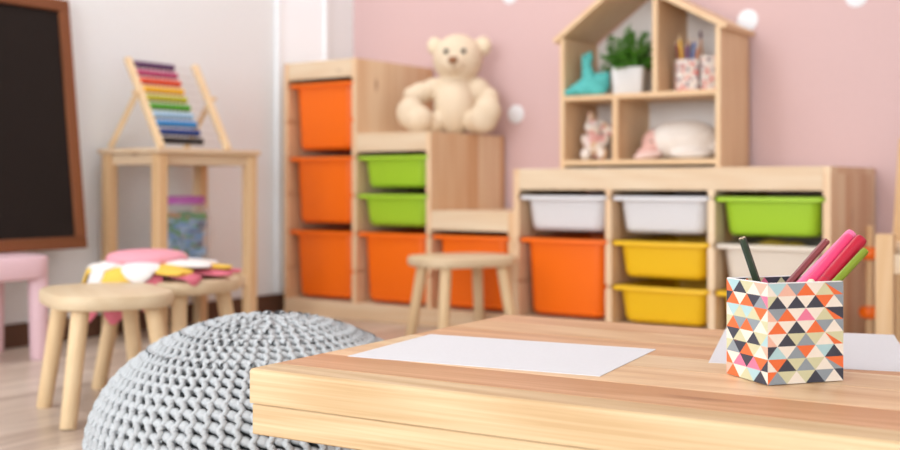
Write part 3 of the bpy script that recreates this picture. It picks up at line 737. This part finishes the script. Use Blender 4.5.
# ------------------------------------------------------------------ dollhouse shelf and what stands in it
HX0, HX1, HYF, HYB, HB = 105.4, 157.7, -26.0, -2.8, LH+1.8
hs_ = thing('dollhouse_shelf', (HX0, HYF, HB), 'open wooden dollhouse shelf with pitched roof on the low storage unit', 'dollhouse')
W, D = HX1-HX0, HYB-HYF; T = 1.5
E0, PK, PX = 40.6, 56.6, 22.6       # eave height, ridge height, ridge position
SHZ = 21.3
for x in (0, W-T): G().box(x, x+T, 0, D, 0, E0+.4, .12, 1).build('side_wall', M['house_z'], hs_, smooth=False)
G().box(T, W-T, 0, D, 1.3, 2.8, .1, 1).build('floor_board', M['house'], hs_, smooth=False)
G().box(T, W-T, 0, D, SHZ, SHZ+T, .1, 1).build('shelf_board', M['house'], hs_, smooth=False)
G().box(18.1, 18.1+T+.3, .1, D, 2.8, SHZ).build('divider', M['house_z'], hs_, smooth=False)
xd = 31.3; zr = PK-(xd-PX)*(PK-E0)/(W-PX)
G().box(xd, xd+T, .1, D, SHZ+T, zr-1.2).build('divider', M['house_z'], hs_, smooth=False)
def roof(x0, z0, x1, z1):
    n = Vector((-(z1-z0), 0, x1-x0)).normalized()*T
    if n.z < 0: n = -n
    G().prism([(x0, z0), (x1, z1), (x1+n.x, z1+n.z), (x0+n.x, z0+n.z)], -0.4, D).build('roof_panel', M['house'], hs_, smooth=False)
sl = (PK-E0)/PX; sr = (PK-E0)/(W-PX)
roof(-1.6, E0-1.6*sl, PX, PK); roof(PX, PK, W+1.4, E0-1.4*sr)
G().prism([(T, 2.8), (W-T, 2.8), (W-T, E0), (PX, PK-.3), (T, E0)], D-.6, D-.1).build('back_panel', plain('white_back_board', (0.84, 0.78, 0.75), .6), hs_, smooth=False)
zs = HB+SHZ+T          # upper shelf surface
zf = HB+2.8            # lower floor surface
# plant
pt = thing('potted_plant', (124.0, -15.5, zs), 'bushy green plant in a square white pot on the dollhouse shelf', 'potted plant', rz=20)
G().loft([rrect(8.2, 8.2, .8, 0), rrect(8.7, 8.7, .8, .3), rrect(9.8, 9.8, .9, 8.6), rrect(9.0, 9.0, .7, 8.6), rrect(8.9, 8.9, .7, 7.6)], True, True).build('pot', M['ceramic'], pt)
G().box(-4.3, 4.3, -4.3, 4.3, 7.0, 7.8).build('soil', M['soil'], pt, smooth=False)
g = G(); rnd = random.Random(9); stems = G()
for k in range(60):
    a = rnd.uniform(0, 2*math.pi); e = rnd.uniform(.1, 1.5)**.85
    ln = 12.6 - 3.4*min(1.2, e) + rnd.uniform(-2, 1.4)
    d0 = Vector((math.cos(a)*math.sin(e), math.sin(a)*math.sin(e), math.cos(e)))
    pts = [Vector((math.cos(a)*1.2, math.sin(a)*1.2, 8))+d0*ln*t+Vector((0, 0, -1.2*t*t*math.sin(e))) for t in (0, .35, .7, 1)]
    stems.tube(pts, [.16, .13, .1, .05], 4)
    for q in range(24):
        t = rnd.uniform(.25, 1.02); i = min(2, int(t*3)); p = pts[i].lerp(pts[i+1], min(1, t*3-i))
        dv = (d0*.5+Vector((rnd.uniform(-1, 1), rnd.uniform(-1, 1), rnd.uniform(-.3, .9)))).normalized(); sd_ = dv.cross(Vector((rnd.uniform(-1, 1), rnd.uniform(-1, 1), 1))).normalized()
        L_, w_ = rnd.uniform(1.0, 1.9), rnd.uniform(.35, .6); nn = dv.cross(sd_)*.12
        v = [g.bm.verts.new(c) for c in (p, p+dv*L_*.5+sd_*w_+nn, p+dv*L_, p+dv*L_*.5-sd_*w_+nn, p+dv*L_*.5-nn)]
        g.bm.faces.new((v[0], v[1], v[4])); g.bm.faces.new((v[1], v[2], v[4])); g.bm.faces.new((v[2], v[3], v[4])); g.bm.faces.new((v[3], v[0], v[4]))
stems.build('stems', M['leaf'], pt); fo = g.build('foliage', M['leaf'], pt, smooth=False); fo['kind'] = 'stuff'
# turquoise knitted toy
tt = thing('knitted_toy', (112.3, -20.0, zs), 'turquoise knitted long-necked toy at the left end of the upper shelf', 'soft toy', rz=30)
blob('body', [((1.0, 0, 3.2), (5.6, 3.4, 3.2)), ((4.2, .5, 4.2), (3.4, 2.8, 3.6)), ((-2.6, -.4, 2.2), (4.2, 2.8, 2.2)), ((-6.6, -1.0, 1.2), (3.2, 2.0, 1.2)), ((.0, 0, 6.6), (2.4, 2.0, 3.6), (('Y', -12),)), ((-.6, 0, 10.0), (1.9, 1.7, 2.6), (('Y', -8),)),
                 ((-.4, -.2, 12.0), (2.2, 1.7, 1.6)), ((.6, 0, 13.4), (.9, .8, 1.0)), ((2.8, -2.8, 1.6), (3.4, 1.5, 1.6)), ((-1.2, -2.8, 1.4), (3.2, 1.4, 1.4), (('Z', 20),)), ((6.0, 0, 6.4), (1.6, 1.5, 1.6))], M['teal'], tt, vox=.35, it=4)
for y in (-1.75,): G().ell((-1.2, y, 12.4), (.3, .25, .3)).build('eye', M['eye'], tt)
tt.scale = (.9, .9, 1)
# printed cups with coloured pencils on the upper shelf
def print_cup(x, y, w_, h_, rz, label):
    root = thing('printed_cup', (x, y, zs), label, 'pencil cup', 'confetti print cups in the dollhouse shelf', rz)
    t = .25
    G().loft([rrect(w_, w_, .5, 0), rrect(w_, w_, .5, h_), rrect(w_-2*t, w_-2*t, .4, h_), rrect(w_-2*t, w_-2*t, .4, .4)]).build('body', M['print'], root)
    return root
print_cup(144.0, -18.0, 6.2, 9.6, 35, 'confetti-print cup full of coloured pencils in the dollhouse shelf')
print_cup(149.6, -13.0, 7.2, 10.8, 35, 'slightly taller confetti-print cup beside the cup of coloured pencils')
pc = [('black', (0.03, .03, .03)), ('dark_red', (.25, .02, .03)), ('yellow', (.85, .5, .04)), ('purple', (.14, .04, .25)), ('blue', (.05, .12, .45)), ('orange', (.80, .22, .03)), ('green', (.06, .25, .05)), ('brown', (.35, .15, .06)), ('pink', (.75, .2, .3))]
for k, (nm, c) in enumerate(pc):
    a = -math.pi*.95+k*math.pi*1.9/len(pc); e = .10+.05*(k % 3)
    b0 = Vector((144.0+1.0*math.cos(a), -18.0+1.0*math.sin(a), zs+.6)); L_ = 14.2+(k*7 % 5)*.6
    d = Vector((math.cos(a)*math.sin(e), math.sin(a)*math.sin(e), math.cos(e)))
    pr = thing('coloured_pencil', b0, '%s coloured pencil in the confetti-print cup on the dollhouse shelf' % nm.replace('_', ' '), 'pencil', 'coloured pencils in the dollhouse shelf')
    G().tube([Vector(), d*(L_-1.6)], .38, 6).build('barrel', pm('pencil_'+nm, c), pr, smooth=False)
    G().tube([d*(L_-1.6), d*(L_-.4)], [.36, .1], 8).build('sharpened_wood', M['lead'], pr)
    G().tube([d*(L_-.45), d*L_], [.11, .03], 6).build('lead', pm('lead_'+nm, c), pr)
b0 = Vector((148.0, -14.4, zs+.6)); pr = thing('paint_brush', b0, 'wooden brush handle rising from the taller confetti-print cup', 'brush')
G().tube([(0, 0, 0), (-.4, 0, 9), (-.9, 0, 15.6)], [.3, .42, .3], 10).build('handle', pm('brush_wood', (.62, .30, .14)), pr)
G().tube([(-.9, 0, 15.5), (-1.0, 0, 17.0), (-1.05, 0, 18.0)], [.34, .5, .2], 10).build('tip', pm('brush_tip', (.14, .05, .08)), pr)
# floral bunny
fb = thing('floral_bunny', (113.0, -17.0, zf), 'small floral print cloth bunny in the lower left compartment', 'soft toy', rz=30)
blob('body', [((0, 0, 5.0), (3.4, 2.8, 4.4)), ((-.6, -.3, 10.6), (2.7, 2.4, 2.6)), ((-3.0, -2.8, 2.0), (1.7, 2.4, 2.0)), ((2.2, -2.8, 2.1), (2.0, 2.4, 2.1)), ((3.0, -1.0, 6.4), (1.4, 1.4, 2.4), (('Y', 30),)), ((-2.8, -1.0, 6.0), (1.3, 1.4, 2.4), (('Y', -25),)),
                 ((2.6, 0, 11.2), (3.6, 1.1, 1.4), (('Y', 28),)), ((4.6, -.4, 9.4), (2.6, 1.1, 1.5), (('Y', 10),)), ((-1.2, .4, 13.4), (1.2, .9, 2.2), (('Y', -10),))], M['floral'], fb, vox=.32, it=4)
for x in (-1.6, .2): G().ell((x, -2.6, 11.0), (.28, .22, .28)).build('eye', M['eye'], fb)
# white plush lying in the lower right compartment
wp = thing('plush_animal', (140.6, -14.5, zf), 'white plush animal with rose front lying in the lower right compartment', 'soft toy', rz=24)
blob('body', [((2.0, 0, 6.0), (9.6, 5.6, 6.0)), ((-2.2, 0, 6.0), (6.8, 5.4, 5.6)), ((8.4, .3, 4.0), (5.4, 4.2, 3.6)), ((12.6, .5, 4.4), (3.0, 1.8, 1.5), (('Y', -25),)), ((3.0, -4.4, 1.8), (6.2, 2.4, 1.8))], M['wplush'], wp, vox=.42, it=6)
hd_ = blob('head', [((-7.6, .6, 4.8), (4.0, 4.0, 4.6)), ((-10.2, -1.4, 2.0), (3.0, 2.2, 1.9))], M['pplush'], wp, vox=.4, it=5)
G().ell((-8.6, -3.2, 5.6), (.35, .3, .35)).build('eye', M['eye'], hd_)
blob('paw', [((-9.6, -4.6, 1.3), (4.6, 1.3, 1.2), (('Z', 18), ('Y', -8)))], plain('pale_rose_plush', (0.86, .62, .56), .95, .1, .5, 160), wp, vox=.3, it=3)

# ------------------------------------------------------------------ child's chair at the right edge and a toy stand behind it
ch = thing('child_chair', (210.9, -59.0, 0), 'pine child chair cut off by the right edge of the picture', 'chair', rz=5)
cw, cdp = 29.0, 27.0
for x in (0, cw):
    G().box(x-2, x+2, -2, 2, 0, 33.6, .25).build('front_post', M['pine_leg'], ch, smooth=False)
    G().tube([(x, cdp, 0), (x, cdp, 30), (x+(0.6 if x == 0 else -.6), cdp+5, 57)], [2.5, 2.5, 2.2], 4).build('back_post', M['pine_leg'], ch, smooth=False)
    G().box(x-1.1, x+1.1, 2, cdp-1.8, 24.5, 29.0).build('side_rail', M['pine_y'], ch, smooth=False)
for y in (0, cdp): G().box(2, cw-2, y-1.1, y+1.1, 24.5, 29.0).build('cross_rail', M['pine_x'], ch, smooth=False)
for k in range(4):
    y = 2.6+k*5.6; G().box(-1.0, cw+1.0, y, y+5.0, 29.0, 30.8, .2, 1).build('seat_slat', M['pine_x'], ch, smooth=False)
for z in (42, 50):
    yy = cdp+5*(z-30)/27
    G().box(1.2, cw-1.2, yy-.7, yy+.9, z-2.6, z+2.6, .2, 1).build('back_slat', M['pine_x'], ch, smooth=False)
ty = thing('toy_stand', (199.2, -27.0, 0), 'wooden toy stand with orange knobs half hidden behind the child chair', 'toy')
G().rev([(4.5, 0), (4.5, 1.2), (1.1, 1.6), (.9, 34), (.4, 34.4)], 20).build('pole', M['pine_leg'], ty)
for z in (11.5, 27.0): G().rev([(1.2, -1.7), (2.5, -1.2), (2.9, 0), (2.5, 1.2), (1.2, 1.7)], 20, (0, 0, z)).build('ring', M['orange'], ty)
